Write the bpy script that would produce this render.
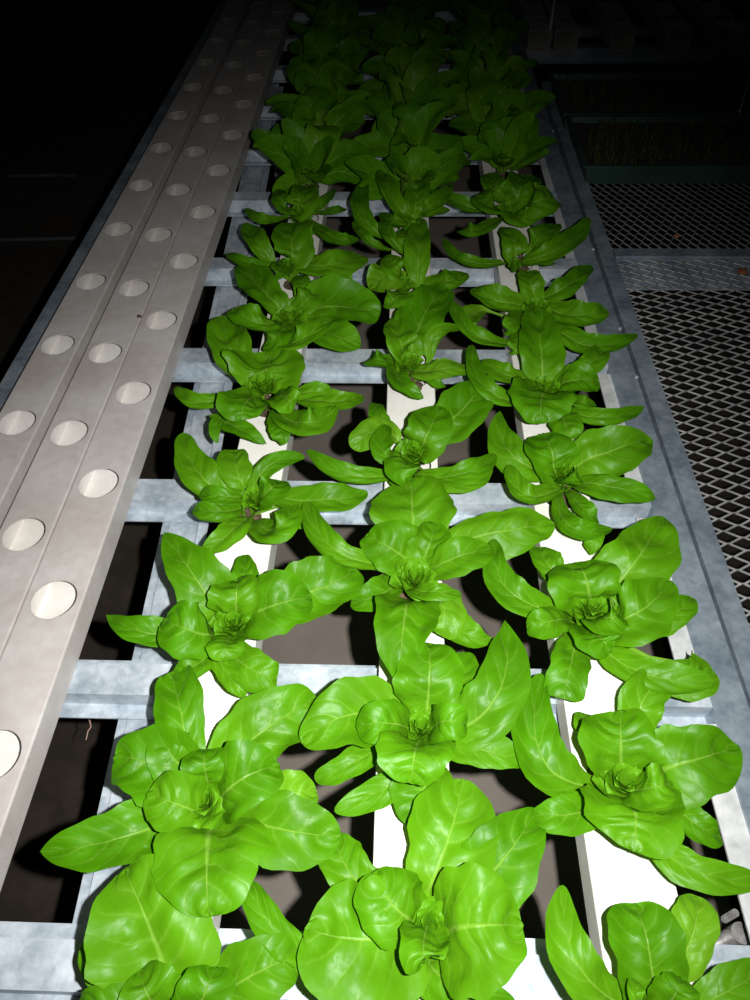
import bpy, bmesh, math, random
from mathutils import Vector, Matrix, noise

for o in list(bpy.data.objects):
    bpy.data.objects.remove(o)
SC = bpy.context.scene
COL = SC.collection

# ------------------------------------------------------------------ camera, light, exposure
CF, CTH, CYAW, CROLL, CH = 713.015, 0.85628, -0.049345, -0.02463, 0.7592
_cy, _sy = math.cos(CYAW), math.sin(CYAW)
_R = Vector((_cy, -_sy, 0)); _fw = Vector((_sy, _cy, 0))
_F = _fw*math.cos(CTH) + Vector((0, 0, -math.sin(CTH)))
_U = _fw*math.sin(CTH) + Vector((0, 0, math.cos(CTH)))
_cr, _sr = math.cos(CROLL), math.sin(CROLL)
CR = _R*_cr + _U*_sr
CU = -_R*_sr + _U*_cr
CAM = Vector((0, 0, CH))
cam = bpy.data.cameras.new('camera')
cam.sensor_fit = 'VERTICAL'; cam.sensor_height = 36.0; cam.sensor_width = 27.0
cam.lens = CF/1000*36.0
cam.clip_start = 0.02
camo = bpy.data.objects.new('camera', cam); COL.objects.link(camo)
M = Matrix((CR, CU, -_F)).transposed().to_4x4(); M.translation = CAM
camo.matrix_world = M
SC.camera = camo

world = bpy.data.worlds.new('night'); SC.world = world
world.use_nodes = True
world.node_tree.nodes['Background'].inputs[0].default_value = (0.5, 0.55, 0.6, 1)
world.node_tree.nodes['Background'].inputs[1].default_value = 0.004

FLASH_POS = CAM + CR*0.052 + CU*0.012
FLASH_AIM = Vector((-0.04, 0.46, 0.0))
fl = bpy.data.lights.new('camera_flash', 'SPOT')
fl.energy = 71; fl.spot_size = math.radians(99); fl.spot_blend = 1.0
fl.shadow_soft_size = 0.006; fl.color = (1.0, 0.985, 0.97)
flo = bpy.data.objects.new('camera_flash', fl); COL.objects.link(flo)
flo.location = FLASH_POS
flo.rotation_euler = (FLASH_AIM-FLASH_POS).to_track_quat('-Z', 'Y').to_euler()

SC.view_settings.view_transform = 'Standard'
SC.view_settings.look = 'None'
SC.view_settings.exposure = 0.0
SC.view_settings.gamma = 1.0
SC.view_settings.use_curve_mapping = False

# ------------------------------------------------------------------ helpers
def at(px, py, z):
    """the point of the place, at height z, seen at this spot of the photograph"""
    d = _F*CF + CR*(px-375) - CU*(py-500)
    t = (z-CH)/d.z
    return CAM + d*t

def pxm(p):
    return CF/((p-CAM).dot(_F))

def new_obj(name, mesh_or_bm, mat=None, parent=None, smooth=False):
    if isinstance(mesh_or_bm, bmesh.types.BMesh):
        me = bpy.data.meshes.new(name); mesh_or_bm.normal_update(); mesh_or_bm.to_mesh(me); mesh_or_bm.free()
    else:
        me = mesh_or_bm
    if mat: 
        if not me.materials: me.materials.append(mat)
    if smooth:
        for p in me.polygons: p.use_smooth = True
    o = bpy.data.objects.new(name, me); COL.objects.link(o)
    if parent: o.parent = parent
    return o

def thing(name, label, cat, loc=(0, 0, 0), group=None):
    o = bpy.data.objects.new(name, None); COL.objects.link(o)
    o.location = loc; o.empty_display_size = .03
    o['label'] = label; o['category'] = cat
    if group: o['group'] = group
    return o

def tag(o, label, cat, group=None):
    o['label'] = label; o['category'] = cat
    if group: o['group'] = group
    return o

def box(bm, x0, x1, y0, y1, z0, z1):
    v = [bm.verts.new(p) for p in ((x0,y0,z0),(x1,y0,z0),(x1,y1,z0),(x0,y1,z0),(x0,y0,z1),(x1,y0,z1),(x1,y1,z1),(x0,y1,z1))]
    for f in ((3,2,1,0),(4,5,6,7),(0,1,5,4),(1,2,6,5),(2,3,7,6),(3,0,4,7)):
        bm.faces.new([v[i] for i in f])

def prism_x(bm, prof, x0, x1):          # profile in (y, z), swept along x
    a = [bm.verts.new((x0, y, z)) for y, z in prof]; b = [bm.verts.new((x1, y, z)) for y, z in prof]
    n = len(prof)
    for i in range(n): bm.faces.new((a[i], a[(i+1) % n], b[(i+1) % n], b[i]))
    bm.faces.new(a[::-1]); bm.faces.new(b)

def prism_y(bm, prof, y0, y1, shear=0.0):   # profile in (x, z), swept along y
    a = [bm.verts.new((x, y0, z)) for x, z in prof]; b = [bm.verts.new((x+shear, y1, z)) for x, z in prof]
    n = len(prof)
    for i in range(n): bm.faces.new((a[i], b[i], b[(i+1) % n], a[(i+1) % n]))
    bm.faces.new(a); bm.faces.new(b[::-1])

def tube(bm, pts, r, n=6, r1=None):
    rings = []
    pts = [Vector(p) for p in pts]
    for i, p in enumerate(pts):
        d = (pts[min(i+1, len(pts)-1)] - pts[max(i-1, 0)]).normalized()
        a = d.cross(Vector((0, 0, 1)))
        if a.length < .1: a = d.cross(Vector((1, 0, 0)))
        a.normalize(); b = d.cross(a)
        rr = r if r1 is None else r + (r1-r)*i/(len(pts)-1)
        rings.append([bm.verts.new(p + (a*math.cos(k*2*math.pi/n) + b*math.sin(k*2*math.pi/n))*rr) for k in range(n)])
    for i in range(len(rings)-1):
        for k in range(n):
            bm.faces.new((rings[i][k], rings[i][(k+1) % n], rings[i+1][(k+1) % n], rings[i+1][k]))
    bm.faces.new(rings[0][::-1]); bm.faces.new(rings[-1])

# ------------------------------------------------------------------ materials
class N:
    def __init__(s, name):
        s.m = bpy.data.materials.new(name); s.m.use_nodes = True
        s.t = s.m.node_tree; s.b = s.t.nodes['Principled BSDF']; s.out = s.t.nodes['Material Output']
    def n(s, typ, ins=None, **kw):
        nd = s.t.nodes.new(typ)
        for k, v in kw.items(): setattr(nd, k, v)
        for k, v in (ins or {}).items():
            if isinstance(v, bpy.types.NodeSocket): s.t.links.new(v, nd.inputs[k])
            else: nd.inputs[k].default_value = v
        return nd
    def link(s, a, b): s.t.links.new(a, b)
    def math(s, op, a, b=0.0, c=0.0, clamp=False):
        nd = s.n('ShaderNodeMath', {0: a, 1: b, 2: c}, operation=op); nd.use_clamp = clamp
        return nd.outputs[0]
    def mix(s, f, a, b):
        nd = s.n('ShaderNodeMix', data_type='RGBA')
        for k, v in ((0, f), (6, a), (7, b)):
            if isinstance(v, bpy.types.NodeSocket): s.t.links.new(v, nd.inputs[k])
            else: nd.inputs[k].default_value = v
        return nd.outputs[2]
    def ramp(s, f, stops):
        nd = s.n('ShaderNodeValToRGB'); s.link(f, nd.inputs[0])
        cr = nd.color_ramp
        while len(cr.elements) < len(stops): cr.elements.new(.5)
        for e, (p, c) in zip(cr.elements, stops):
            e.position = p; e.color = c if len(c) == 4 else (*c, 1)
        return nd.outputs[0]

def plastic_mat(name, c1, c2, rough, spots=0.0):
    k = N(name)
    tc = k.n('ShaderNodeTexCoord').outputs['Object']
    n1 = k.n('ShaderNodeTexNoise', {'Vector': tc, 'Scale': 9.0, 'Detail': 4.0}).outputs[0]
    n2 = k.n('ShaderNodeTexNoise', {'Vector': tc, 'Scale': 60.0, 'Detail': 3.0}).outputs[0]
    f = k.math('ADD', k.math('MULTIPLY', n1, .7), k.math('MULTIPLY', n2, .3))
    c = k.ramp(f, [(.38, c1), (.62, c2)])
    if spots:
        n3 = k.n('ShaderNodeTexNoise', {'Vector': tc, 'Scale': 140.0, 'Detail': 1.0}).outputs[0]
        m = k.ramp(n3, [(.74, (0, 0, 0)), (.79, (spots, spots, spots))])
        c = k.mix(m, c, (.16, .09, .05, 1))
    k.link(c, k.b.inputs['Base Color'])
    k.b.inputs['Roughness'].default_value = rough
    bp = k.n('ShaderNodeBump', {'Strength': .05, 'Distance': .002, 'Height': n2}); k.link(bp.outputs[0], k.b.inputs['Normal'])
    return k.m

def zinc_mat(name, dark, light, metallic=.35, rough=.42, tint2=None):
    k = N(name)
    tc = k.n('ShaderNodeTexCoord').outputs['Object']
    n1 = k.n('ShaderNodeTexNoise', {'Vector': tc, 'Scale': 16.0, 'Detail': 5.0, 'Roughness': .65}).outputs[0]
    vo = k.n('ShaderNodeTexVoronoi', {'Vector': tc, 'Scale': 110.0}).outputs['Color']
    sp = k.n('ShaderNodeSeparateColor', {0: vo}).outputs[0]
    n2 = k.n('ShaderNodeTexNoise', {'Vector': tc, 'Scale': 90.0, 'Detail': 3.0}).outputs[0]
    f = k.math('ADD', k.math('MULTIPLY', n1, .7), k.math('ADD', k.math('MULTIPLY', sp, .06), k.math('MULTIPLY', n2, .2)))
    c = k.ramp(f, [(.36, dark), (.66, light)])
    k.link(c, k.b.inputs['Base Color'])
    k.b.inputs['Metallic'].default_value = metallic
    r = k.math('ADD', k.math('MULTIPLY', n2, .25), rough-.12)
    k.link(r, k.b.inputs['Roughness'])
    bp = k.n('ShaderNodeBump', {'Strength': .08, 'Distance': .001, 'Height': f}); k.link(bp.outputs[0], k.b.inputs['Normal'])
    return k.m

def simple_mat(name, c1, c2, scale=20, rough=.7, metallic=0, bump=.2, bd=.003):
    k = N(name)
    tc = k.n('ShaderNodeTexCoord').outputs['Object']
    n1 = k.n('ShaderNodeTexNoise', {'Vector': tc, 'Scale': float(scale), 'Detail': 6.0, 'Roughness': .6}).outputs[0]
    k.link(k.ramp(n1, [(.35, c1), (.65, c2)]), k.b.inputs['Base Color'])
    k.b.inputs['Roughness'].default_value = rough; k.b.inputs['Metallic'].default_value = metallic
    bp = k.n('ShaderNodeBump', {'Strength': bump, 'Distance': bd, 'Height': n1}); k.link(bp.outputs[0], k.b.inputs['Normal'])
    return k.m

def leaf_mat(name, base, pale, under, bumps=1.0):
    """lettuce blade: paler midrib and side veins laid out in the leaf's own UV"""
    k = N(name)
    uv = k.n('ShaderNodeUVMap').outputs[0]
    s = k.n('ShaderNodeSeparateXYZ', {0: uv})
    u, v = s.outputs[0], s.outputs[1]
    oi = k.n('ShaderNodeObjectInfo').outputs['Random']
    tc = k.n('ShaderNodeTexCoord').outputs['Object']
    au = k.math('MULTIPLY', k.math('ABSOLUTE', k.math('SUBTRACT', u, .5)), 2.0)       # 0 midrib .. 1 edge
    nw = k.n('ShaderNodeTexNoise', {'Vector': tc, 'Scale': 30.0, 'Detail': 2.0}).outputs[0]
    # side veins leave the midrib and bend towards the tip
    q = k.math('SUBTRACT', v, k.math('MULTIPLY', k.math('POWER', au, 1.25), .24))
    q = k.math('ADD', k.math('ADD', q, k.math('MULTIPLY', nw, .13)), k.math('MULTIPLY', oi, .3))
    side = k.math('GREATER_THAN', u, .5)
    q = k.math('ADD', q, k.math('MULTIPLY', side, .045))
    w = k.math('ABSOLUTE', k.math('SINE', k.math('MULTIPLY', q, 21.0)))                # 0 on a vein
    vein = k.math('POWER', k.math('SUBTRACT', 1.0, w, clamp=True), 4.0)
    vein = k.math('MULTIPLY', vein, k.math('SUBTRACT', 1.05, k.math('MULTIPLY', au, .85), clamp=True))
    mw = k.math('ADD', .016, k.math('MULTIPLY', k.math('POWER', k.math('SUBTRACT', 1.0, v, clamp=True), 1.6), .11))
    mid = k.math('SUBTRACT', 1.0, k.math('DIVIDE', au, mw), clamp=True)
    mid = k.math('POWER', mid, .7)
    n3 = k.n('ShaderNodeTexNoise', {'Vector': tc, 'Scale': 75.0, 'Detail': 3.0}).outputs[0]
    nb = k.n('ShaderNodeTexNoise', {'Vector': tc, 'Scale': 22.0, 'Detail': 3.0}).outputs[0]
    b2 = tuple(c*.72 for c in base[:3]) + (1,)
    col = k.mix(k.ramp(nb, [(.35, (0, 0, 0)), (.65, (1, 1, 1))]), b2, (*base[:3], 1))
    vary = k.math('MULTIPLY', k.math('SUBTRACT', oi, .5), .30)
    col = k.mix(k.math('ADD', .12, vary, clamp=True), col, (*pale[:3], 1))
    pv = k.math('ADD', k.math('MULTIPLY', vein, k.math('MULTIPLY', nb, .30)), k.math('MULTIPLY', mid, .30), clamp=True)
    # blade is paler towards the stalk
    st = k.math('MULTIPLY', k.math('POWER', k.math('SUBTRACT', 1.0, v, clamp=True), 3.0), .6)
    col = k.mix(st, col, (*pale[:3], 1))
    col = k.mix(pv, col, (.40, .64, .10, 1))
    geo = k.n('ShaderNodeNewGeometry').outputs['Backfacing']
    col = k.mix(k.math('MULTIPLY', geo, .6), col, (*under[:3], 1))
    k.link(col, k.b.inputs['Base Color'])
    k.b.inputs['Roughness'].default_value = .43
    k.b.inputs['Specular IOR Level'].default_value = .21
    nm = k.n('ShaderNodeTexNoise', {'Vector': tc, 'Scale': 48.0, 'Detail': 2.0}).outputs[0]
    h = k.math('ADD', k.math('MULTIPLY', k.math('POWER', w, .6), .40*bumps), k.math('ADD', k.math('MULTIPLY', n3, .35), k.math('MULTIPLY', nm, 1.5*bumps)))
    h = k.math('SUBTRACT', h, k.math('MULTIPLY', mid, .6))
    bp = k.n('ShaderNodeBump', {'Strength': .55, 'Distance': .0016, 'Height': h}); k.link(bp.outputs[0], k.b.inputs['Normal'])
    tr = k.n('ShaderNodeBsdfTranslucent', {'Color': col})
    mx = k.n('ShaderNodeMixShader', {0: .22}); k.link(k.b.outputs[0], mx.inputs[1]); k.link(tr.outputs[0], mx.inputs[2])
    k.link(mx.outputs[0], k.out.inputs[0])
    return k.m

M_WHITE = plastic_mat('white_channel_plastic', (.80, .77, .71), (.92, .90, .86), .38)
M_OLD = plastic_mat('weathered_channel_plastic', (.50, .455, .42), (.62, .59, .565), .42, spots=.3)
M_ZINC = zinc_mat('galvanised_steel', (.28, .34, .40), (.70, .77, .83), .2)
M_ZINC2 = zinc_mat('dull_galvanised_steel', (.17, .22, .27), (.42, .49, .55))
M_ZINC3 = zinc_mat('bright_galvanised_steel', (.58, .60, .60), (.92, .93, .92), .25)
M_MESH = zinc_mat('expanded_metal_zinc', (.32, .33, .33), (.62, .63, .62), .2, .5)
M_MESH2 = zinc_mat('dull_expanded_metal', (.22, .23, .23), (.40, .42, .41), .2, .5)
M_LEAF = leaf_mat('lettuce_leaf', (.066, .245, .0015), (.16, .40, .008), (.20, .38, .04))
M_LEAF2 = leaf_mat('pale_lettuce_leaf', (.095, .29, .004), (.21, .43, .02), (.22, .42, .07))
M_HEART = leaf_mat('lettuce_heart', (.088, .285, .002), (.20, .45, .015), (.105, .31, .006), 1.0)
M_PLUG = simple_mat('root_plug_fibre', (.035, .022, .012), (.16, .11, .06), 160, .95, bump=.8)
M_CONC = simple_mat('brown_concrete', (.30, .255, .215), (.37, .32, .275), 7, .9)
M_EARTH = simple_mat('dark_ground', (.030, .022, .016), (.055, .042, .030), 14, .95, bump=.6, bd=.01)
M_TARP = simple_mat('dark_ground_cloth', (.06, .07, .085), (.10, .115, .135), 30, .7)
M_TRAY = simple_mat('green_tray_plastic', (.018, .05, .04), (.03, .075, .06), 12, .5)
M_SOIL = simple_mat('potting_soil', (.012, .009, .007), (.05, .038, .028), 120, .95, bump=1.0, bd=.006)
M_SEED = simple_mat('seedling_leaf', (.03, .06, .008), (.10, .11, .02), 60, .6)
M_IRON = simple_mat('cast_bracket_metal', (.22, .21, .20), (.45, .44, .43), 80, .45, .4)
M_RUST = simple_mat('rust', (.18, .05, .015), (.40, .13, .04), 60, .9)

# ------------------------------------------------------------------ the ground
def ground(name, x0, x1, y0, y1, z0, z1, mat):
    bm = bmesh.new(); box(bm, x0, x1, y0, y1, z0, z1)
    o = new_obj(name, bm, mat); o['kind'] = 'structure'; return o
GZ = -.74
ground('ground', -6, 6, -1.5, 9, GZ-.2, GZ, M_EARTH)
ground('concrete_path', -.36, .62, -1.2, 6, GZ-.001, GZ+.012, M_CONC)

# ------------------------------------------------------------------ table frame
def hat_prof(c, zt, w, h, lip, t=.0022):
    a = w/2
    return [(c-a-lip, zt-h), (c-a-t, zt-h), (c-a-t, zt-t), (c+a+t, zt-t)] and \
        [(c-a-lip, zt-h), (c-a-lip, zt-h+t), (c-a, zt-h+t), (c-a, zt), (c+a, zt), (c+a, zt-h+t), (c+a+lip, zt-h+t), (c+a+lip, zt-h),
         (c+a-t, zt-h), (c+a-t, zt-t), (c-a+t, zt-t), (c-a+t, zt-h)]

RAIL_Z = -.04
TABLE_Y1 = 4.3
rail_ys = [.122, .4185, .729, 1.055, 1.366, 1.66, 1.93, 2.22, 2.51, 2.80, 3.09, 3.38]   # rear edge of each top flange
ord_words = ['nearest the viewer, at the foot of the picture', 'second from the front', 'third from the front', 'fourth from the front',
             'fifth from the front', 'sixth from the front', 'seventh from the front', 'eighth from the front', 'ninth from the front',
             'tenth from the front', 'eleventh from the front, almost in the dark', 'farthest one, lost in the dark']
for i, y in enumerate(rail_ys):
    bm = bmesh.new()
    prism_x(bm, hat_prof(y-.021, RAIL_Z, .042, .030, .018), -.668, .3795)
    o = new_obj('cross_rail', bm, M_ZINC)
    tag(o, 'galvanised hat-section cross rail under the channels, ' + ord_words[i], 'rail', 'cross rails of the growing table')
bm = bmesh.new(); prism_y(bm, [(.3785, -.085), (.3785, -.0392), (.4205, -.0392), (.4205, -.085), (.4183, -.085), (.4183, -.0422), (.3807, -.0422), (.3807, -.085)], -.3, TABLE_Y1, -.040)
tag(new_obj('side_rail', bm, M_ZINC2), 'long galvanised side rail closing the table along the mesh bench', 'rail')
# long bright lip plate under the cross-rail ends on the right
bm = bmesh.new()
edges = [-.3] + [v for y in rail_ys for v in (y-.0605, y+.0005)] + [TABLE_Y1]
for ya, yb in zip(edges[0::2], edges[1::2]):
    box(bm, .3455, .3775, ya, yb, -.0475, -.0445)
tag(new_obj('ledge_strip', bm, M_ZINC3), 'pale flat ledge strip running along the inside of the right side rail', 'strip')
bm = bmesh.new(); prism_y(bm, hat_prof(-.684, RAIL_Z, .030, .030, .014), -.3, TABLE_Y1)
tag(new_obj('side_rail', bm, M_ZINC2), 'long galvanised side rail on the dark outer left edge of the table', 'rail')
bm = bmesh.new(); prism_y(bm, hat_prof(-.2745, -.073, .042, .010, .014), -.3, 2.45, -.1375)
tag(new_obj('bearer_rail', bm, M_ZINC), 'lengthwise galvanised bearer under the cross rails, between the empty and planted channels', 'rail')
# legs carry the bearers
def table_leg(x, y, zt, label):
    t = thing('table_leg', label, 'leg', (x, y, GZ), 'legs under the growing table')
    bm = bmesh.new(); box(bm, -.016, .016, -.016, .016, .004, zt-GZ)
    new_obj('post', bm, M_ZINC2, t)
    bm = bmesh.new(); box(bm, -.05, .05, -.05, .05, 0, .005); new_obj('foot_plate', bm, M_ZINC2, t)

# ------------------------------------------------------------------ growing channels
def channel(x, y0, y1, w, h, hole_r, hole0, pitch, mat, x_far=None):
    """hollow channel with round planting holes; top at z=0; returns a bmesh"""
    bm = bmesh.new(); n = 32; t = .0018
    ks = [k for k in range(-10, 60) if y0 + pitch*.5 < hole0 + k*pitch < y1 - pitch*.5]
    cuts = [y0] + [hole0 + (k-.5)*pitch for k in ks] + [hole0 + (ks[-1]+.5)*pitch, y1]
    a = w/2; rb = .0022
    def quad(*p):
        bm.faces.new([bm.verts.new(q) for q in p])
    for j in range(len(cuts)-1):
        c0, c1 = cuts[j], cuts[j+1]
        if 1 <= j <= len(ks):
            yc = hole0 + ks[j-1]*pitch
            inner = []; outer = []; low = []
            hx, hy = a-rb, pitch/2
            angs = sorted(set([round(i*2*math.pi/n, 6) for i in range(n)] + [round(math.atan2(sy*hy, sx*hx) % (2*math.pi), 6) for sx in (1, -1) for sy in (1, -1)]))
            for g in angs:
                cx, cy = math.cos(g), math.sin(g)
                s = min(hx/abs(cx) if abs(cx) > 1e-9 else 1e9, hy/abs(cy) if abs(cy) > 1e-9 else 1e9)
                inner.append(bm.verts.new((hole_r*cx, yc+hole_r*cy, 0)))
                low.append(bm.verts.new((hole_r*cx, yc+hole_r*cy, -t)))
                outer.append(bm.verts.new((s*cx, yc+s*cy, 0)))
            m = len(angs)
            for i in range(m):
                k = (i+1) % m
                bm.faces.new((inner[i], outer[i], outer[k], inner[k]))
                bm.faces.new((low[i], inner[i], inner[k], low[k]))
        else:
            quad((-a+rb, c0, 0), (a-rb, c0, 0), (a-rb, c1, 0), (-a+rb, c1, 0))
    # walls: rounded shoulder, side, bottom; and the inside faces
    prof = [(a-rb, 0), (a-rb*.3, -rb*.3), (a, -rb), (a, -h), (-a, -h), (-a, -rb), (-a+rb*.3, -rb*.3), (-a+rb, 0)]
    for (xa, za), (xb, zb) in zip(prof, prof[1:]):
        quad((xa, y0, za), (xb, y0, zb), (xb, y1, zb), (xa, y1, za))
    ip = [(a-t, -t), (a-t, -h+t), (-a+t, -h+t), (-a+t, -t)]
    for (xa, za), (xb, zb) in zip(ip, ip[1:]):
        quad((xa, y1, za), (xb, y1, zb), (xb, y0, zb), (xa, y0, za)); bm.faces.ensure_lookup_table(); bm.faces[-1].material_index = 1
    for yy in (y0, y1):   # rims at the open ends
        op = [(a, 0), (a, -h), (-a, -h), (-a, 0)]; ii = [(a-t, -t), (a-t, -h+t), (-a+t, -h+t), (-a+t, -t)]
        for i in range(4):
            k = (i+1) % 4
            quad((op[i][0], yy, op[i][1]), (op[k][0], yy, op[k][1]), (ii[k][0], yy, ii[k][1]), (ii[i][0], yy, ii[i][1]))
    bmesh.ops.remove_doubles(bm, verts=bm.verts, dist=1e-5)
    return bm

def put_channel(name, x, w, hole0, mat, label, group, turn=0.0, pitch=.2, y0=-.22, h=.0395, hr=.029):
    o = new_obj(name, channel(0, y0, 4.15, w, h, hr, hole0, pitch, mat), mat)
    o.data.materials.append(M_WHITE)
    o.location = (x, 0, 0); o.rotation_euler = (0, 0, turn)
    tag(o, label, 'channel', group); return o
g1 = 'empty growing channels'; g2 = 'planted growing channels'
put_channel('growing_channel', -.6015, .074, .811-.8, M_OLD, 'empty weathered channel with open holes, leftmost, beside the dark table edge', g1)
put_channel('growing_channel', -.5110, .074, .5886-.6, M_OLD, 'empty weathered channel with open holes, middle one of the three empty channels', g1)
put_channel('growing_channel', -.4350, .0755, .4846-.4, M_OLD, 'empty weathered channel with open holes, nearest to the lettuce rows', g1)
CX = (-.2065, .0190, .2300)
ROOTS = [[.054, .226, .43, .62, .844, 1.031, 1.20, 1.40], [.126, .305, .494, .711, .905, 1.115, 1.32], [.074, .255, .456, .673, .850, 1.066, 1.262, 1.46]]
# ------------------------------------------------------------------ lettuce
def prof_w(shape, s):
    a, b = {'o': (.62, .58), 'r': (.50, .45), 'p': (.70, .90), 'q': (.58, .76), 's': (.50, .26), 'l': (.45, .45)}[shape]
    s = min(max(s, 0), 1); m = a/(a+b)
    return (s**a)*((1-s)**b)/((m**a)*((1-m)**b))

def leaf_mesh(name, pts, W, shape, rnd, nu=14, nv=22, cup=.22, ruffle=1.0, face=None, bow=0.0):
    """pts: root, blade start, middle, tip (world).  Returns a mesh about the first point."""
    P0, P1, P2, P3 = [Vector(p) for p in pts]
    ctrl = P2*2 - (P1+P3)*.5
    L = (P2-P1).length + (P3-P2).length
    org = P0.copy()
    ns = 5                                            # stalk rows
    rows = []
    for i in range(ns):
        t = i/ns
        c = P0.lerp(P1, t); c.z += -.0*t
        d = (P1-P0)
        rows.append((c, d, .10+.05*t, 0.0, 0.13*t))
    for i in range(nv+1):
        t = 1-(1-i/nv)**1.45
        c = P1*(1-t)**2 + ctrl*2*t*(1-t) + P3*t*t
        d = (ctrl-P1)*2*(1-t) + (P3-ctrl)*2*t
        s = .06 + .94*t
        rows.append((c, d, max(prof_w(shape, s), .13*(1-t)), t, .13+.87*t))
    bm = bmesh.new(); uvl = bm.loops.layers.uv.new('UVMap')
    grid = []; uvs = []
    ph = rnd.uniform(0, 6.28); ph2 = rnd.uniform(0, 6.28); sd = Vector((rnd.uniform(0, 50), rnd.uniform(0, 50), rnd.uniform(0, 50)))
    asym = rnd.uniform(-.08, .08); fold = .16*ruffle
    wa, wb = rnd.uniform(0, 6.28), rnd.uniform(0, 6.28); wo = .085*min(ruffle, 1)
    last = None
    for (c, d, w, t, v) in rows:
        if d.length < 1e-6: d = P3-P0
        d = d.normalized()
        nrm = face if face is not None else (Vector((0, 0, 1))*.55 + (CAMREF-c).normalized()*.45)
        side = d.cross(nrm)
        if side.length < .15 and last is not None: side = last
        side = side.normalized()
        if last is not None: side = (side*.6+last*.4).normalized()
        last = side
        up = side.cross(d).normalized()
        r = []; ru = []
        for j in range(nu+1):
            u = j/nu*2-1
            hw = W*.5*w*(1 + wo*(math.sin(6.5*v+wa) if u > 0 else math.sin(6.5*v+wb)) + wo*.4*math.sin(15*v+(wa if u > 0 else wb)*2))
            x = u*hw*(1+asym*u)
            blade = min(1, t*4)
            z = cup*abs(u)**1.7*hw - bow*u*u*hw
            z += blade*ruffle*hw*(.055*math.sin(11*v+ph+(1.8 if u > 0 else 0))*abs(u)**2 + .030*math.sin(23*v+ph2+3*u)*abs(u)**2.5)
            # quilting between the side veins
            q = v - .24*abs(u)**1.25
            z += blade*.0024*ruffle*math.sin(q*34+ph)*math.sin(min(1, abs(u)*1.6)*math.pi)*(W/.08)
            z += blade*(.017*(W/.1)*noise.noise((Vector((x, t*L, 0))+sd)*20) + .0035*noise.noise((Vector((x*1.0, t*L*.6, 5))+sd)*60))*ruffle
            z += blade*fold*hw*math.sin(abs(u)*7+ph+2.5*v)*abs(u)*(1-t)
            z -= .0016*max(0, 1-abs(u)*5)*(1-t)           # channelled rib
            edge = 1+.035*ruffle*math.sin(31*v+ph2)*(abs(u) > .99)
            p = c + side*x*edge + up*z - org
            r.append(bm.verts.new(p)); ru.append((.5+u*.5, v))
        grid.append(r); uvs.append(ru)
    for i in range(len(grid)-1):
        for j in range(nu):
            f = bm.faces.new((grid[i][j], grid[i][j+1], grid[i+1][j+1], grid[i+1][j]))
            f.smooth = True
            for lp, (a, b) in zip(f.loops, ((i, j), (i, j+1), (i+1, j+1), (i+1, j))):
                lp[uvl].uv = uvs[a][b]
    me = bpy.data.meshes.new(name)
    bm.normal_update()
    bm.to_mesh(me); bm.free()
    return me, org

CAMREF = Vector((0.0, -.05, .9))        # the open side the rosettes are spread towards: up and down the table

def heart_mesh(r, h, rnd, res=1):
    """open cup of small crinkled inner leaves"""
    bm = bmesh.new(); uvl = bm.loops.layers.uv.new('UVMap')
    rings = [(5, 1.30, .55, 1.25), (5, .98, .80, 1.0), (4, .66, 1.0, .8), (3, .36, 1.12, .55)]
    off = rnd.uniform(0, 6.28)
    for ri, (n, rr, hh, wf) in enumerate(rings):
        for k in range(n):
            a = off + (k + .5*(ri % 2) + rnd.uniform(-.2, .2))*2*math.pi/n
            rad = Vector((math.cos(a), math.sin(a), 0)); tan = Vector((-rad.y, rad.x, 0))
            W = r*wf*rnd.uniform(.9, 1.15); Hh = h*hh*rnd.uniform(.9, 1.1); R = r*rr*rnd.uniform(.88, 1.1)
            nu, nv = (10, 11) if res else (4, 5)
            sd = Vector((rnd.uniform(0, 40), rnd.uniform(0, 40), 0)); g = []
            for i in range(nv+1):
                t = i/nv; row = []
                for j in range(nu+1):
                    u = j/nu*2-1
                    ww = W*.5*max(prof_w('r', .12+.88*t), .03)*(1+.07*math.sin(9*t+sd.x+u))
                    q = Vector((u*ww, R*t, 0))
                    cr = .16*r*noise.noise(q*(1.5/r)+sd) + .06*r*noise.noise(q*(3.6/r)+sd)
                    cupz = .5*abs(u)**1.8*ww
                    p = rad*(R*(t**.85) - cupz*.6) + tan*(u*ww) + Vector((0, 0, Hh*math.sin(t*1.75)*1.0 + cupz + cr*(.3+t)))
                    row.append(bm.verts.new(p))
                g.append(row)
            for i in range(nv):
                for j in range(nu):
                    f = bm.faces.new((g[i][j], g[i][j+1], g[i+1][j+1], g[i+1][j])); f.smooth = True
                    for lp, (aa, bb) in zip(f.loops, ((i, j), (i, j+1), (i+1, j+1), (i+1, j))):
                        lp[uvl].uv = (bb/nu, .2+.75*aa/nv)
    me = bpy.data.meshes.new('heart'); bm.normal_update(); bm.to_mesh(me); bm.free()
    return me

def plug_bm(r=.021):
    bm = bmesh.new(); n = 14; rnd = random.Random(3)
    rings = []
    for z, rr in ((-.035, .75), (-.02, .9), (-.004, 1.0), (.002, .85)):
        rings.append([bm.verts.new((r*rr*math.cos(k*2*math.pi/n)*rnd.uniform(.93, 1.05), r*rr*math.sin(k*2*math.pi/n)*rnd.uniform(.93, 1.05), z)) for k in range(n)])
    for a, b in zip(rings, rings[1:]):
        for k in range(n): bm.faces.new((a[k], a[(k+1) % n], b[(k+1) % n], b[k]))
    bm.faces.new(rings[0][::-1]); bm.faces.new(rings[-1])
    # short stem where the leaves meet
    tube(bm, [(0, 0, -.001), (0, 0, .012), (.001, 0, .03)], .007, 8, .004)
    return bm
PLUG = bpy.data.meshes.new('root_plug'); _b = plug_bm(); _b.to_mesh(PLUG); _b.free(); PLUG.materials.append(M_PLUG)

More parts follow.
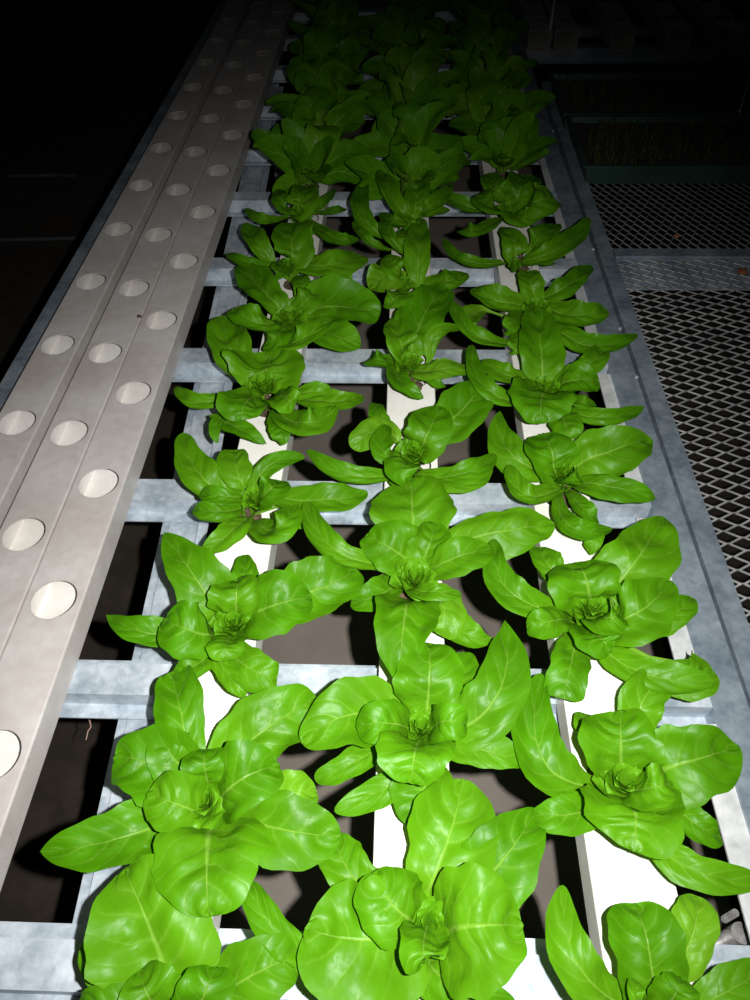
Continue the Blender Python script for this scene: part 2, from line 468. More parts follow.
LG = 'lettuces in the growing channels'
def finish_plant(x, y, label, leaves, heart_r, heart_h, heart_z, seed, res=1, hxy=(0, 0)):
    """leaves: list of (P1, P2, P3, W, shape, opts)"""
    rnd = random.Random(seed)
    root = Vector((x, y, 0))
    t = thing('lettuce', label, 'lettuce', root, LG)
    o = bpy.data.objects.new('root_plug', PLUG); COL.objects.link(o); o.parent = t
    for (p1, p2, p3, W, shape, op) in leaves:
        d = (p1-root); d.z = 0
        p0 = root + (d.normalized()*min(.006, d.length) if d.length > 1e-4 else Vector()) + Vector((0, 0, .006))
        nu, nv = (14, 22) if res else (8, 11)
        me, org = leaf_mesh('leaf', (p0, p1, p2, p3), W, shape, rnd, nu, nv, op.get('cup', .20), op.get('ruf', 1.0), op.get('face'), op.get('bow', 0))
        me.materials.append(M_LEAF2 if op.get('pale') else M_LEAF)
        lo = bpy.data.objects.new('leaf', me); COL.objects.link(lo); lo.parent = t; lo.location = org-root
    if heart_r > 0:
        me = heart_mesh(heart_r, heart_h, rnd, res); me.materials.append(M_HEART)
        ho = bpy.data.objects.new('heart', me); COL.objects.link(ho); ho.parent = t; ho.location = (hxy[0], hxy[1], heart_z)
    return t

def seen_plant(col, y, label, crop, heart, hr, leaves, seed, hz=.055):
    """leaf stations were read off the photograph (crop origin x, y, zoom) and stand at their own heights"""
    x0, y0, s = crop
    out = []
    for lf in leaves:
        bx, by, mx, my, tx, ty, w, L, sh = lf[:9]
        op = dict(lf[9]) if len(lf) > 9 else {}
        zb = .020 + .010*L; zm = .042+.014*L; zt = .030+.015*L
        zb += op.get('dz', 0); zm += op.get('dz', 0); zt += op.get('dz', 0)+op.get('tz', 0)
        p1 = at(x0+bx/s, y0+by/s, zb); p2 = at(x0+mx/s, y0+my/s, zm); p3 = at(x0+tx/s, y0+ty/s, zt)
        W = w/s/pxm(p2)*1.06
        if L >= 3: p1 = p1.lerp(p2, .22); p1.z -= .012
        out.append((p1, p2, p3, W, sh, op))
    r = hr/s/pxm(at(x0+heart[0]/s, y0+heart[1]/s, .05))
    hp = at(x0+heart[0]/s, y0+heart[1]/s, .066)
    t = finish_plant(CX[col], y, label, out, r*1.25, max(.024, r*1.1), .043, seed, 1, (hp.x-CX[col], hp.y-y))
    return t

A_ = (40, 680, 2.5); B_ = (240, 760, 2.34375); C_ = (510, 660, 3.125); D_ = (540, 850, 3.571); E_ = (290, 580, 2.885)
F_ = (100, 520, 2.778); G_ = (300, 460, 2.885); H_ = (470, 500, 2.885); I_ = (160, 420, 3.409); J_ = (300, 370, 3.409)
K_ = (470, 390, 3.75); L_ = (170, 310, 3.409); M_ = (350, 260, 3.75); N_ = (450, 290, 3.571); O_ = (200, 200, 3.75)
P_ = (330, 170, 4.412); Q_ = (430, 190, 3.75)
row1 = 'big bright lettuce '
seen_plant(0, ROOTS[0][0], 'cut-off lettuce at the bottom edge in the left planted channel, broad leaf reaching up', A_, (330, 850), 50, [
    (330,790, 285,640, 215,478, 290, 2, 'o'), (260,790, 175,735, 112,650, 110, 0, 'o'), (400,820, 540,735, 650,690, 150, 1, 'o'),
    (370,880, 410,790, 440,715, 130, 3, 'r'), (320,870, 270,790, 245,715, 140, 3, 'r'), (280,880, 190,830, 105,800, 110, 2, 'o'),
    (400,900, 500,930, 600,900, 150, 1, 'o'), (300,950, 250,1000, 200,1040, 160, 1, 'o')], 11)
seen_plant(0, ROOTS[0][1], 'bright lettuce second from the bottom in the left planted channel, pointed leaf stretched left', A_, (405, 300), 52, [
    (370,230, 356,100, 326,-18, 118, 1, 's'), (440,230, 560,125, 695,45, 165, 1, 'o'), (390,300, 290,215, 185,195, 175, 2, 'r'),
    (420,340, 345,310, 278,290, 140, 3, 'r'), (420,320, 510,250, 596,215, 165, 3, 'r'), (425,330, 418,440, 425,582, 265, 3, 'r'),
    (340,340, 200,395, 8,430, 150, 1, 'q'), (450,320, 600,372, 755,385, 160, 1, 'o'), (530,300, 620,282, 692,278, 92, 0, 'r', {'pale': 1}),
    (340,400, 285,455, 230,470, 90, 0, 'o'), (415,300, 412,230, 412,180, 125, 3, 'r'), (400,250, 330,190, 330,150, 120, 2, 'r')], 12)
seen_plant(1, ROOTS[1][0], 'largest lettuce, lowest in the middle planted channel, wide round leaves beside its heart', B_, (445, 385), 48, [
    (430,385, 300,420, 155,395, 270, 2, 'r'), (430,390, 360,340, 310,262, 150, 3, 'r'), (455,400, 550,390, 655,388, 245, 3, 'r'),
    (435,320, 490,180, 525,42, 190, 1, 'o'), (530,320, 620,230, 700,108, 160, 1, 'q'), (220,500, 95,410, 22,292, 72, 1, 'l', {'cup': .5}),
    (340,350, 255,260, 222,170, 110, 0, 'o'), (440,470, 510,535, 650,590, 115, 0, 'o'), (400,480, 380,550, 372,620, 70, 0, 'o'),
    (445,360, 430,440, 440,485, 115, 4, 'r')], 13)
seen_plant(2, ROOTS[2][1], 'lettuce second from the bottom in the right planted channel, broad leaf pointing at side rail', C_, (360, 372), 62, [
    (260,395, 95,290, 98,40, 140, 1, 'o', {'cup': .35}), (300,260, 250,215, 228,165, 72, 0, 'r'), (415,240, 425,110, 565,2, 128, 1, 'q'),
    (355,370, 348,260, 345,170, 235, 3, 'r'), (420,360, 575,315, 725,260, 245, 2, 'q'), (370,390, 395,480, 385,590, 290, 3, 'r'),
    (480,430, 575,510, 660,560, 100, 0, 'o'), (430,530, 560,650, 800,690, 105, 1, 'o', {'cup': .1}), (320,430, 190,480, 62,475, 108, 1, 'o'),
    (360,390, 440,400, 505,385, 130, 4, 'r')], 14)
seen_plant(2, ROOTS[2][0], 'cut-off lettuce in the bottom right corner, upright leaf in front of white channel', D_, (420, 590), 60, [
    (320,560, 130,400, 85,120, 150, 2, 'o', {'cup': .3}), (410,550, 390,370, 335,182, 260, 2, 'r'), (470,450, 545,300, 555,178, 155, 0, 'r', {'pale': 1}),
    (500,590, 660,510, 810,420, 150, 1, 'o'), (430,620, 485,520, 500,450, 150, 3, 'r'), (400,610, 350,530, 340,470, 70, 3, 'r'),
    (380,650, 250,640, 130,600, 160, 1, 'o')], 15)
seen_plant(1, ROOTS[1][1], 'lettuce second from the bottom in the middle planted channel, tall pointed leaf at right', E_, (378, 420), 48, [
    (385,420, 402,300, 402,186, 190, 3, 'r'), (320,400, 190,385, 35,470, 190, 2, 'o'), (370,420, 280,415, 200,425, 120, 3, 'r'),
    (380,430, 360,505, 350,592, 205, 4, 'r'), (450,440, 600,330, 620,110, 170, 2, 'p'), (420,480, 560,492, 672,530, 98, 1, 'o'),
    (290,455, 180,530, 70,572, 80, 0, 'o'), (440,350, 485,280, 500,208, 105, 0, 'r'), (400,540, 300,590, 130,668, 95, 0, 'o'),
    (410,540, 380,620, 335,710, 160, 0, 'o'), (385,420, 445,410, 508,420, 110, 4, 'r')], 16)
seen_plant(0, ROOTS[0][2], 'lettuce third from the bottom in the left planted channel, thin leaf over dark gap', F_, (365, 275), 42, [
    (335,260, 270,170, 184,44, 150, 2, 'q'), (395,220, 402,160, 400,102, 74, 0, 'r'), (370,275, 480,240, 585,220, 165, 3, 'r'),
    (480,240, 600,195, 720,140, 172, 1, 'o'), (340,310, 260,310, 182,285, 165, 3, 'r'), (260,310, 130,315, 14,260, 85, 1, 'p'),
    (320,350, 265,400, 200,428, 75, 1, 'o'), (340,350, 410,410, 490,445, 105, 1, 's'), (300,350, 350,420, 405,490, 60, 1, 'o'),
    (372,285, 380,215, 385,165, 130, 3, 'r'), (368,290, 350,340, 350,390, 105, 3, 'r')], 17)
seen_plant(1, ROOTS[1][2], 'lettuce third from the bottom in the middle planted channel, thin curved leaf at left', G_, (330, 330), 45, [
    (330,270, 325,160, 322,66, 220, 1, 'r'), (335,300, 265,255, 198,225, 150, 2, 'r'), (335,320, 375,240, 382,185, 120, 2, 'r'),
    (345,320, 450,282, 545,262, 105, 3, 'r'), (420,240, 590,205, 735,180, 145, 1, 'o', {'bow': .3}), (240,300, 90,250, 20,118, 70, 2, 'l', {'cup': .4}),
    (290,350, 225,390, 150,412, 84, 0, 'r'), (320,370, 300,470, 285,655, 185, 3, 'p'), (350,370, 412,430, 408,508, 120, 1, 's', {'pale': 1}),
    (380,390, 460,490, 568,515, 85, 0, 'p'), (300,350, 370,378, 462,388, 52, 3, 'l')], 18)
seen_plant(2, ROOTS[2][2], 'lettuce third from the bottom in the right planted channel, big pointed upper right leaf', H_, (355, 300), 46, [
    (400,270, 480,175, 560,46, 200, 2, 'q'), (355,310, 335,240, 310,178, 195, 3, 'r'), (385,350, 490,320, 580,240, 165, 3, 'o'),
    (270,320, 110,260, 72,108, 92, 2, 'o', {'cup': .3}), (290,250, 228,190, 200,136, 84, 0, 'r'), (500,370, 580,335, 640,285, 90, 0, 'o'),
    (310,330, 230,350, 160,368, 92, 3, 'r'), (350,340, 375,390, 395,430, 150, 3, 'r'), (310,390, 290,480, 268,578, 118, 1, 's'),
    (370,410, 500,500, 708,520, 100, 1, 'o', {'tz': .02}), (560,480, 630,510, 705,500, 130, 0, 'r', {'pale': 1}), (350,320, 400,340, 440,330, 110, 4, 'r')], 19)
seen_plant(0, ROOTS[0][3], 'spreading lettuce fourth from the bottom in the left planted channel, splayed over cross rail', I_, (322, 250), 36, [
    (240,260, 130,180, 78,48, 118, 1, 'o'), (300,250, 265,180, 255,112, 108, 1, 's'), (310,250, 380,155, 492,128, 65, 2, 'o'),
    (370,260, 560,272, 706,240, 100, 1, 'o'), (310,270, 215,258, 136,248, 68, 2, 'r'), (280,300, 200,312, 118,308, 74, 1, 'r'),
    (300,330, 240,385, 150,450, 92, 1, 'o'), (310,320, 400,365, 465,295, 110, 3, 'r'), (322,280, 375,240, 415,200, 105, 3, 'r'),
    (420,290, 460,330, 490,362, 62, 0, 'r')], 20)
seen_plant(1, ROOTS[1][3], 'lettuce fourth from the bottom in the middle planted channel, long leaf either side', J_, (395, 262), 42, [
    (450,230, 560,125, 655,26, 158, 1, 'q'), (400,290, 440,210, 478,130, 150, 3, 'r'), (330,230, 248,215, 188,275, 105, 1, 'r', {'pale': 1}),
    (320,220, 268,160, 260,114, 62, 0, 'r'), (350,300, 285,280, 300,190, 80, 2, 'r'), (350,350, 170,358, 26,275, 62, 1, 'l', {'cup': .3}),
    (400,350, 550,355, 665,285, 82, 2, 'o'), (420,370, 560,385, 650,330, 80, 1, 'o', {'pale': 1}), (400,290, 350,330, 370,378, 115, 3, 'r'), (310,330, 330,370, 370,385, 60, 0, 'o')], 21)
seen_plant(2, ROOTS[2][3], 'lettuce fourth from the bottom in the right planted channel, leaves twisted over cross rail', K_, (345, 290), 40, [
    (340,330, 310,240, 272,154, 175, 3, 'r'), (390,290, 540,222, 695,180, 190, 2, 'q'), (290,310, 150,240, 112,80, 128, 1, 'q'),
    (350,360, 215,390, 143,280, 85, 2, 'o', {'cup': .3}), (390,350, 530,365, 696,405, 105, 2, 'o'), (330,390, 380,510, 535,515, 78, 2, 'o', {'tz': -.01}),
    (370,380, 425,440, 478,490, 66, 1, 'r'), (440,500, 470,550, 440,605, 60, 0, 's'), (345,330, 380,320, 420,330, 90, 4, 'r')], 22)
seen_plant(0, ROOTS[0][4], 'bushy lettuce fifth from the bottom in the left planted channel, upright leaf at left', L_, (315, 240), 46, [
    (290,220, 205,130, 185,26, 135, 1, 'o'), (320,270, 330,195, 350,132, 250, 2, 'r'), (250,280, 110,312, 18,262, 55, 1, 'l'),
    (310,260, 255,320, 250,375, 165, 3, 'r'), (150,360, 230,400, 328,458, 72, 1, 'p'), (200,350, 158,390, 160,452, 42, 1, 'o'),
    (330,300, 460,385, 560,330, 110, 3, 'o'), (430,300, 560,310, 655,292, 80, 2, 'o'), (360,340, 380,400, 376,452, 76, 1, 'r'),
    (390,310, 480,278, 555,290, 62, 2, 'o'), (330,270, 390,300, 420,330, 110, 4, 'r')], 23)
seen_plant(1, ROOTS[1][4], 'lettuce fifth from the bottom in the middle planted channel, one leaf hanging in front', M_, (220, 370), 40, [
    (230,350, 270,220, 350,95, 172, 2, 'r'), (225,370, 185,300, 165,215, 115, 3, 'r'), (230,410, 330,412, 445,400, 88, 1, 'r', {'pale': 1}),
    (300,370, 325,275, 435,255, 60, 2, 'o'), (170,390, 190,450, 275,520, 72, 2, 'o'), (180,380, 120,375, 70,380, 84, 1, 'r'),
    (280,420, 320,450, 350,470, 50, 0, 'r')], 24)
seen_plant(2, ROOTS[2][4], 'lettuce fifth from the bottom in the right planted channel, tall smooth leaf standing behind', N_, (350, 335), 40, [
    (330,320, 325,200, 300,70, 155, 2, 'r'), (350,330, 325,400, 320,474, 210, 3, 'r'), (360,330, 455,318, 530,335, 122, 3, 'r'),
    (400,425, 550,458, 695,410, 66, 1, 'o'), (420,290, 505,260, 548,196, 90, 1, 'o'), (250,400, 120,340, 72,193, 66, 2, 'l', {'cup': .3}),
    (290,310, 200,300, 120,252, 82, 1, 'o'), (390,430, 412,480, 430,536, 105, 1, 's'), (410,370, 460,395, 522,408, 52, 1, 'r')], 25)
seen_plant(2, ROOTS[2][5], 'lettuce sixth from the bottom in the right planted channel, long leaf toward side rail', N_, (310, 50), 38, [
    (330,60, 450,85, 560,70, 105, 2, 'r'), (340,110, 500,195, 668,158, 82, 1, 'o'), (290,60, 170,35, 88,0, 95, 1, 'r'),
    (215,190, 80,150, 0,35, 60, 2, 'l', {'cup': .3}), (270,70, 225,115, 200,150, 62, 1, 'r'), (270,130, 240,185, 220,220, 62, 1, 'r'),
    (330,30, 420,-20, 505,-95, 82, 2, 'o'), (310,40, 290,-25, 275,-65, 92, 2, 'r'), (120,70, 60,110, 100,160, 80, 0, 'r', {'pale': 1})], 26)
seen_plant(0, ROOTS[0][5], 'wide bushy lettuce sixth from the bottom in the left planted channel', O_, (335, 425), 46, [
    (320,430, 230,330, 150,238, 130, 2, 'o'), (330,440, 220,455, 115,420, 105, 3, 'r'), (345,420, 500,400, 675,430, 195, 2, 'r'),
    (280,520, 380,515, 505,430, 95, 3, 'o'), (390,380, 382,320, 376,283, 66, 1, 'r'), (340,430, 480,500, 600,545, 130, 1, 'o'),
    (335,430, 400,380, 440,340, 110, 2, 'r'), (330,440, 300,500, 240,540, 120, 2, 'r')], 27)
seen_plant(0, ROOTS[0][6], 'small lettuce seventh from the bottom in the left planted channel, broad leaf to the right', O_, (330, 235), 26, [
    (270,230, 210,150, 175,86, 82, 1, 'o'), (290,245, 180,232, 98,196, 50, 2, 'o'), (335,245, 345,170, 325,85, 145, 3, 'o'),
    (350,240, 480,245, 605,212, 108, 2, 's'), (330,230, 300,262, 275,285, 70, 2, 'r'), (400,215, 500,250, 570,300, 60, 1, 'o'), (250,250, 190,255, 150,265, 40, 0, 'r')], 28)
seen_plant(0, ROOTS[0][7], 'dim lettuce eighth from the bottom in the left planted channel, upright central leaf', O_, (370, 30), 26, [
    (370,60, 385,10, 395,-65, 115, 3, 'r'), (330,60, 240,72, 172,32, 42, 1, 'o'), (400,75, 500,140, 592,145, 58, 1, 'o'),
    (430,50, 500,40, 548,30, 36, 1, 'o'), (415,45, 460,10, 505,-35, 42, 2, 'o'), (375,65, 400,100, 435,115, 48, 2, 'r'),
    (350,50, 310,10, 295,-40, 70, 2, 'o')], 29)
seen_plant(1, ROOTS[1][5], 'lettuce sixth from the bottom in the middle planted channel, one tall narrow leaf', P_, (330, 490), 34, [
    (330,480, 250,470, 160,510, 150, 2, 'r', {'pale': 1}), (385,490, 392,350, 400,205, 112, 2, 'o'), (400,500, 520,492, 595,455, 100, 1, 'r'),
    (330,370, 262,290, 230,218, 62, 2, 'o'), (340,480, 290,430, 250,390, 110, 3, 'r'), (340,500, 300,560, 240,590, 110, 3, 'r')], 30)
seen_plant(1, ROOTS[1][6], 'lettuce seventh from the bottom in the middle planted channel, slim leaves arching left', P_, (370, 240), 30, [
    (225,290, 140,170, 160,30, 80, 2, 'o'), (250,350, 160,300, 105,230, 48, 1, 'l'), (300,250, 260,220, 225,190, 60, 1, 'o'),
    (370,230, 270,110, 215,0, 80, 3, 'o'), (380,240, 300,215, 250,210, 90, 2, 'r'), (400,210, 440,190, 525,180, 50, 1, 'r'),
    (360,250, 340,290, 330,340, 80, 2, 'o'), (380,200, 380,120, 400,40, 100, 2, 'r'), (390,200, 470,140, 540,60, 70, 2, 'o')], 31)
seen_plant(2, ROOTS[2][6], 'lettuce seventh from the bottom in the right planted channel, long leaf curving up right', Q_, (320, 265), 18, [
    (330,265, 480,225, 595,105, 88, 2, 'o'), (320,270, 315,200, 268,130, 92, 2, 'p'), (270,272, 130,262, 52,178, 50, 1, 'l'),
    (330,272, 420,270, 472,265, 48, 1, 'o', {'pale': 1}), (380,220, 420,170, 470,130, 90, 1, 'r')], 32)
seen_plant(2, ROOTS[2][7], 'dense dim lettuce eighth from the bottom in the right planted channel', Q_, (300, 60), 34, [
    (260,110, 180,150, 108,150, 62, 1, 'r'), (310,60, 400,50, 470,30, 150, 3, 'r'), (290,60, 230,50, 175,20, 120, 3, 'r'),
    (320,50, 340,-10, 360,-60, 130, 2, 'r'), (230,80, 120,50, 0,-5, 60, 1, 'o'), (310,80, 330,95, 400,105, 90, 2, 'r'), (290,40, 240,-20, 230,-70, 90, 2, 'o')], 33)

# rows further up the table: same kind of rosette, each grown from its own seed
def far_plant(col, y, k, seed):
    rnd = random.Random(seed)
    x = CX[col]; root = Vector((x, y, 0)); out = []
    n = rnd.choice((11, 12, 13)); off = rnd.uniform(0, 6.28)
    for i in range(n):
        a = off + i*2*math.pi/n*1.0 + rnd.uniform(-.3, .3)
        inner = (i % 3 == 0)
        Ln = rnd.uniform(.055, .085) if inner else rnd.uniform(.10, .155)
        hgt = rnd.uniform(.085, .125) if inner else rnd.uniform(.04, .10)
        d = Vector((math.cos(a), math.sin(a), 0))
        p1 = root + d*.015 + Vector((0, 0, .025))
        p2 = root + d*Ln*.55 + Vector((0, 0, hgt*.85))
        p3 = root + d*Ln + Vector((0, 0, hgt + rnd.uniform(-.03, .03))) + Vector((-d.y, d.x, 0))*rnd.uniform(-.03, .03)
        W = rnd.uniform(.05, .085) if inner else rnd.uniform(.035, .075)
        out.append((p1, p2, p3, W, rnd.choice('oqro'), {'cup': rnd.uniform(.1, .4), 'pale': rnd.random() < .15}))
    cn = ('left', 'middle', 'right')[col]
    finish_plant(x, y, f'dim lettuce in the {cn} planted channel, {ORD[k]} plant counted from the bottom edge', out, .022, .03, .03, seed, 0)
ORD = {8: 'eighth', 9: 'ninth', 10: 'tenth', 11: 'eleventh', 12: 'twelfth', 13: 'thirteenth', 14: 'fourteenth', 15: 'fifteenth', 16: 'sixteenth', 17: 'seventeenth', 18: 'eighteenth', 19: 'nineteenth', 20: 'twentieth'}
for col, (y, k) in enumerate(((ROOTS[0][-1]+.2, 9), (ROOTS[1][-1]+.2, 8), (ROOTS[2][-1]+.2, 9))):
    while y < 3.3:
        far_plant(col, y, k, 100*col+k*7+3); y += .2; k += 1
PLANT_Y = ROOTS
for c, (cn, wid) in enumerate((('left', .0745), ('middle', .078), ('right', .080))):
    put_channel('growing_channel', CX[c], wid, ROOTS[c][0], M_WHITE, f'white channel planted with lettuces, {cn} one of the three planted channels', g2, pitch=.2003)

# ------------------------------------------------------------------ mesh bench on the right
BX0, BX1 = .421, 1.25
def expanded_mesh(x0, x1, y0, y1, z, lw, sw, t, along_x=True):
    """expanded metal: zigzag strands that meet at their knots; lw long way, sw short way of a diamond"""
    bm = bmesh.new(); w = t/2
    a0, a1, b0, b1 = (x0, x1, y0, y1) if along_x else (y0, y1, x0, x1)
    for r in range(int((b1-b0)/(sw/2))):
        pts = []; k = 0; a = a0
        while a <= a1+1e-6:
            b = b0 + (r + ((k+r) % 2))*sw/2
            b = min(b, b1)
            for da in (-lw*.05, lw*.05):
                aa = min(max(a+da, a0), a1+.001*(da > 0)); pts.append((aa, b) if along_x else (b, aa))
            a += lw/2; k += 1
        strand(bm, pts, z + (.0004 if r % 2 else 0), w)
    return bm
def strand(bm, a, z, w, th=.0010):
    vs = []
    for i, (x, y) in enumerate(a):
        x2, y2 = a[min(i+1, len(a)-1)]; x1, y1 = a[max(i-1, 0)]
        d = Vector((x2-x1, y2-y1, 0)).normalized(); n = Vector((-d.y, d.x, 0))
        p = Vector((x, y, z))
        vs.append([bm.verts.new(p+n*w+Vector((0, 0, th*.3))), bm.verts.new(p-n*w+Vector((0, 0, th))), bm.verts.new(p-n*w-Vector((0, 0, th))), bm.verts.new(p+n*w-Vector((0, 0, th*.5)))])
    for i in range(len(vs)-1):
        for k in range(4):
            bm.faces.new((vs[i][k], vs[i][(k+1) % 4], vs[i+1][(k+1) % 4], vs[i+1][k]))
    bm.faces.new(vs[0]); bm.faces.new(vs[-1][::-1])

bench = thing('mesh_bench', 'bench of galvanised frame and expanded metal mesh beside the lettuce table', 'bench', (BX0, -.25, GZ))
off = Vector((BX0, -.25, GZ))
def bpart(name, bm, mat):
    bmesh.ops.translate(bm, verts=bm.verts, vec=-off); return new_obj(name, bm, mat, bench)
bm = bmesh.new(); prism_y(bm, [(.4230, -.041), (.453, -.041), (.453, -.0435), (.4255, -.0435), (.4255, -.085), (.4230, -.085)], -.25, 2.36, -.011); bpart('frame_rail', bm, M_ZINC2)
bm = bmesh.new(); prism_y(bm, [(1.25, -.041), (1.28, -.041), (1.28, -.085), (1.277, -.085), (1.277, -.0435), (1.25, -.0435)], -.25, 2.36); bpart('frame_rail', bm, M_ZINC2)
for y in (-.25, 1.372, 2.32):
    bm = bmesh.new(); prism_x(bm, [(y, -.0385 if y > 1 and y < 2 else -.041), (y+.03, -.0385 if y > 1 and y < 2 else -.041), (y+.03, -.085), (y+.027, -.085), (y+.027, -.0445), (y, -.0445)], .448, 1.249); bpart('cross_bar', bm, M_ZINC2)
bm = bmesh.new(); prism_x(bm, [(1.268, -.0495), (1.371, -.0495), (1.371, -.053), (1.268, -.053)], .448, 1.249); bpart('support_plate', bm, M_ZINC2)
bpart('mesh_panel', expanded_mesh(.440, 1.249, -.2, 1.371, -.0465, .049, .0226, .0028), M_MESH)
bpart('mesh_panel', expanded_mesh(.436, 1.249, 1.403, 2.318, -.0465, .040, .0205, .0018, False), M_MESH2)
for (x, y) in ((.434, -.1), (.434, 2.2), (1.264, -.1), (1.264, 2.2)):
    bm = bmesh.new(); box(bm, x-.013, x+.013, y-.013, y+.013, GZ+.012, -.045); bpart('leg', bm, M_ZINC2)
# bolts in the gap between table and bench
for i, y in enumerate((.98, 1.12, 1.40, 1.52, 2.0)):
    bm = bmesh.new(); tube(bm, [(.4172-.0085*y, y, -.052), (.4172-.0085*y, y, -.038)], .0032, 8, .003)
    bpart('bolt', bm, M_ZINC3)
bm = bmesh.new()
rr = random.Random(8)
for (px, py, s) in ((743, 271, .012), (719, 232, .006)):
    pass
# rusty dry leaf scrap lying on the mesh near the right edge
def scrap(name, p, s, mat, label, cat, seed):
    r = random.Random(seed); bm = bmesh.new()
    bmesh.ops.create_icosphere(bm, subdivisions=2, radius=s)
    for v in bm.verts:
        v.co.z *= .45; v.co += v.co*noise.noise(v.co*180+Vector((seed, 0, 0)))*.7
    o = new_obj(name, bm, mat, smooth=True); o.location = p; tag(o, label, cat); return o
scrap('dry_leaf_scrap', at(742, 272, -.038)+Vector((0, 0, .001)), .009, M_RUST, 'rust brown dry scrap on the mesh bench at the right edge', 'debris', 1)
scrap('dry_leaf_scrap', at(676, 236, -.041)+Vector((0, 0, .001)), .006, M_RUST, 'small reddish scrap on the darker rear mesh panel', 'debris', 2)
scrap('soil_crumb', at(139.3, 316, .002), .0042, M_PLUG, 'brown soil crumb in the seam between two empty channels', 'debris', 3)

# seedling trays
def tray(x0, x1, y0, y1, z, h, label, seed):
    t = thing('seed_tray', label, 'tray', ((x0+x1)/2, (y0+y1)/2, z), 'seed trays on the mesh bench')
    w, l = (x1-x0)/2, (y1-y0)/2
    bm = bmesh.new()
    def loop(a, b, zz): return [bm.verts.new((sx*a, sy*b, zz)) for sx, sy in ((-1, -1), (1, -1), (1, 1), (-1, 1))]
    L = [loop(w-.012, l-.012, 0), loop(w-.004, l-.004, h-.004), loop(w+.004, l+.004, h-.004), loop(w+.004, l+.004, h), loop(w-.008, l-.008, h), loop(w-.016, l-.016, .004)]
    for a, b in zip(L, L[1:]):
        for i in range(4): bm.faces.new((a[i], a[(i+1) % 4], b[(i+1) % 4], b[i]))
    bm.faces.new(L[0][::-1]); bm.faces.new(L[-1])
    new_obj('tray_body', bm, M_TRAY, t)
    # soil
    bm = bmesh.new(); nx, ny = 60, 26; r = random.Random(seed)
    g = [[bm.verts.new((-w+.011+(2*w-.022)*i/nx, -l+.011+(2*l-.022)*j/ny, h-.014+r.uniform(-.002, .002))) for j in range(ny+1)] for i in range(nx+1)]
    for i in range(nx):
        for j in range(ny): bm.faces.new((g[i][j], g[i+1][j], g[i+1][j+1], g[i][j+1]))
    new_obj('soil', bm, M_SOIL, t)
    bm = bmesh.new()
    for q in range(420):
        x, y = r.uniform(-w+.02, w-.02), r.uniform(-l+.02, l-.02); hh = r.uniform(.012, .028)
        tube(bm, [(x, y, h-.016), (x+r.uniform(-.004, .004), y, h-.014+hh)], .0008, 3)
        for s in (-1, 1):
            a = r.uniform(0, 6.28); d = Vector((math.cos(a), math.sin(a), .2))*r.uniform(.005, .011)*s; d.z = abs(d.z)
            p = Vector((x, y, h-.014+hh)); e = Vector((-d.y, d.x, 0))*.35
            vs = [bm.verts.new(c) for c in (p, p+d*.5+e, p+d, p+d*.5-e)]; bm.faces.new(vs)
    s = new_obj('seedlings', bm, M_SEED, t); s['kind'] = 'stuff'
tray(.428, 1.22, 1.695, 1.985, -.0435, .048, 'dark green seed tray of sparse seedlings, front one nearest the bare mesh', 1)
tray(.422, 1.22, 2.00, 2.29, -.0435, .048, 'dark green seed tray of sparse seedlings, rear one against the far rail', 2)
bm = bmesh.new(); tube(bm, [at(738, 116, .0)+Vector((0, 0, .01)), at(748, 82, .0)+Vector((0, 0, .012))], .0025, 8)
tag(new_obj('plant_stake', bm, M_WHITE), 'thin pale stake lying across the rear seed tray at the right edge', 'stake')

# ------------------------------------------------------------------ second growing table behind the bench
bm = bmesh.new(); prism_x(bm, hat_prof(2.737, -.0605, .05, .042, .012), .33, 1.7)
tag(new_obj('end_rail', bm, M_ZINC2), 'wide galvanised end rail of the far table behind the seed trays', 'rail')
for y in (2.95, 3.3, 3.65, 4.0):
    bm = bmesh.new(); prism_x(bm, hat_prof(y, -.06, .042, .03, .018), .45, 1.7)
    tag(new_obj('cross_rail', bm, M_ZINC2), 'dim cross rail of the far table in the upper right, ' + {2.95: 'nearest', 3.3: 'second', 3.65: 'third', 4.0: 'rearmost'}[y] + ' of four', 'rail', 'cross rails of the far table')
fx = (.445, .532, .715, .895, 1.06)
wd = ('leftmost, touching its neighbour', 'second from the left', 'middle', 'fourth from the left', 'rightmost')
for x, wn in zip(fx, wd):
    p = put_channel('growing_channel', x, .074, 2.80, M_OLD, f'empty channel of the far table showing its open end, {wn}', 'open ended channels of the far table', y0=2.685, h=.060, hr=.026)
    p.location.z = -.0003
bm = bmesh.new(); tube(bm, [(.4765, 2.70, -.0002), (.4765, 2.70, .2), (.479, 2.70, .42)], .005, 10)
tag(new_obj('support_pole', bm, M_WHITE), 'thin pale upright pole standing on the leftmost channel of the far table', 'pole')
for (x, y, w) in ((.345, 2.7, 'left'), (1.62, 2.7, 'right')):
    bm = bmesh.new(); box(bm, x-.02, x+.02, y-.02, y+.02, GZ, -.062 if False else -.145)
    tag(new_obj('table_leg', bm, M_ZINC2), f'dark steel leg under the {w} end of the far table', 'leg')

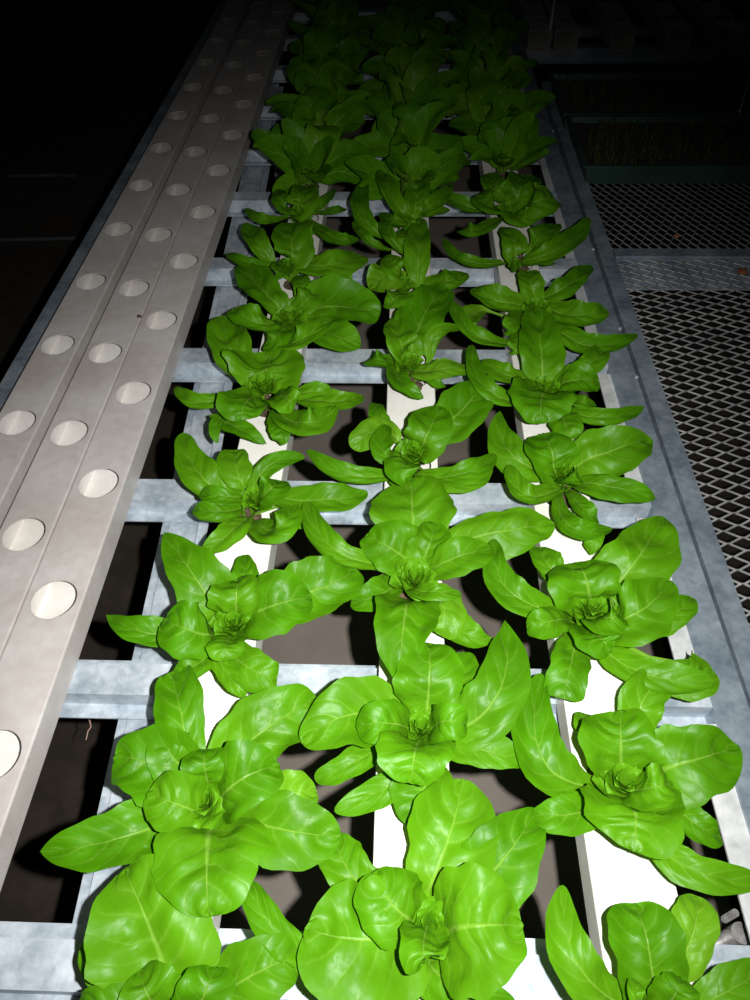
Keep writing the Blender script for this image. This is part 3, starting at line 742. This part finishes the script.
# ------------------------------------------------------------------ things under the table
t = thing('clamp_bracket', 'cast metal clamp bracket with a bolt under the lower right corner of the table', 'bracket', at(726, 936, -.11))
bm = bmesh.new(); tube(bm, [(-.034, -.016, -.006), (-.018, -.010, 0), (0, -.002, .003), (.022, .002, .004)], .0055, 10, .009); new_obj('arm', bm, M_IRON, t, True)
bm = bmesh.new(); tube(bm, [(.012, .001, -.012), (.012, .001, .012)], .0105, 14); new_obj('collar', bm, M_IRON, t)
bm = bmesh.new()
pts = [(0.004, .016, -.008+i*.0020) for i in range(20)]
tube(bm, pts, .0028, 8)
for i in range(9): tube(bm, [(.004, .016, -.003+i*.0038), (.004, .016, -.0015+i*.0038)], .0040, 8)
new_obj('bolt', bm, M_IRON, t)
bm = bmesh.new(); tube(bm, [(.030, -.02, -.6), (.030, .0, -.01), (.030, .004, .045)], .012, 12); new_obj('post', bm, M_ZINC2, t)
bm = bmesh.new()
r = random.Random(5)
g = [[bm.verts.new((.30+.32*i/16, -.5+.74*j/20, GZ+.016+.006*noise.noise(Vector((i*.35, j*.35, 0))))) for j in range(21)] for i in range(17)]
for i in range(16):
    for j in range(20): bm.faces.new((g[i][j], g[i+1][j], g[i+1][j+1], g[i][j+1]))
tag(new_obj('ground_cloth', bm, M_TARP, smooth=True), 'dark blue-grey cloth lying on the floor under the lower right corner', 'cloth')
# pale dry root dangling in the dark gap
bm = bmesh.new()
p = [at(x, y, -.2) for x, y in ((88, 716), (90, 722), (91, 727), (88, 731), (87, 736), (86, 740))]
p = [Vector(q) for q in p]; tube(bm, p, .0011, 6, .0007)
tag(new_obj('dry_root', bm, simple_mat('dry_root_fibre', (.35, .22, .16), (.5, .36, .28), 50, .8)), 'thin pinkish curly root dangling in the dark gap beside the empty channels', 'root')
# dim hoses and pipes on the ground to the left
for i, (a, b, c, lb) in enumerate((((10, 176), (60, 175), (75, 176), 'faint pipe on the dark ground left of the table, upper one'), ((-10, 178*1.0+62), (40, 239), (80, 238), 'faint pipe on the dark ground left of the table, lower one'))):
    bm = bmesh.new(); q = [at(x, y, GZ+.012) for x, y in (a, b, c)]
    tube(bm, q, .008, 8); tag(new_obj('pipe', bm, M_TARP), lb, 'pipe', 'pipes on the dark ground')
table_leg(-.294, .30, -.084, 'dark steel leg under the lengthwise bearer near the front')
table_leg(-.394, 2.3, -.084, 'dark steel leg under the lengthwise bearer further back')
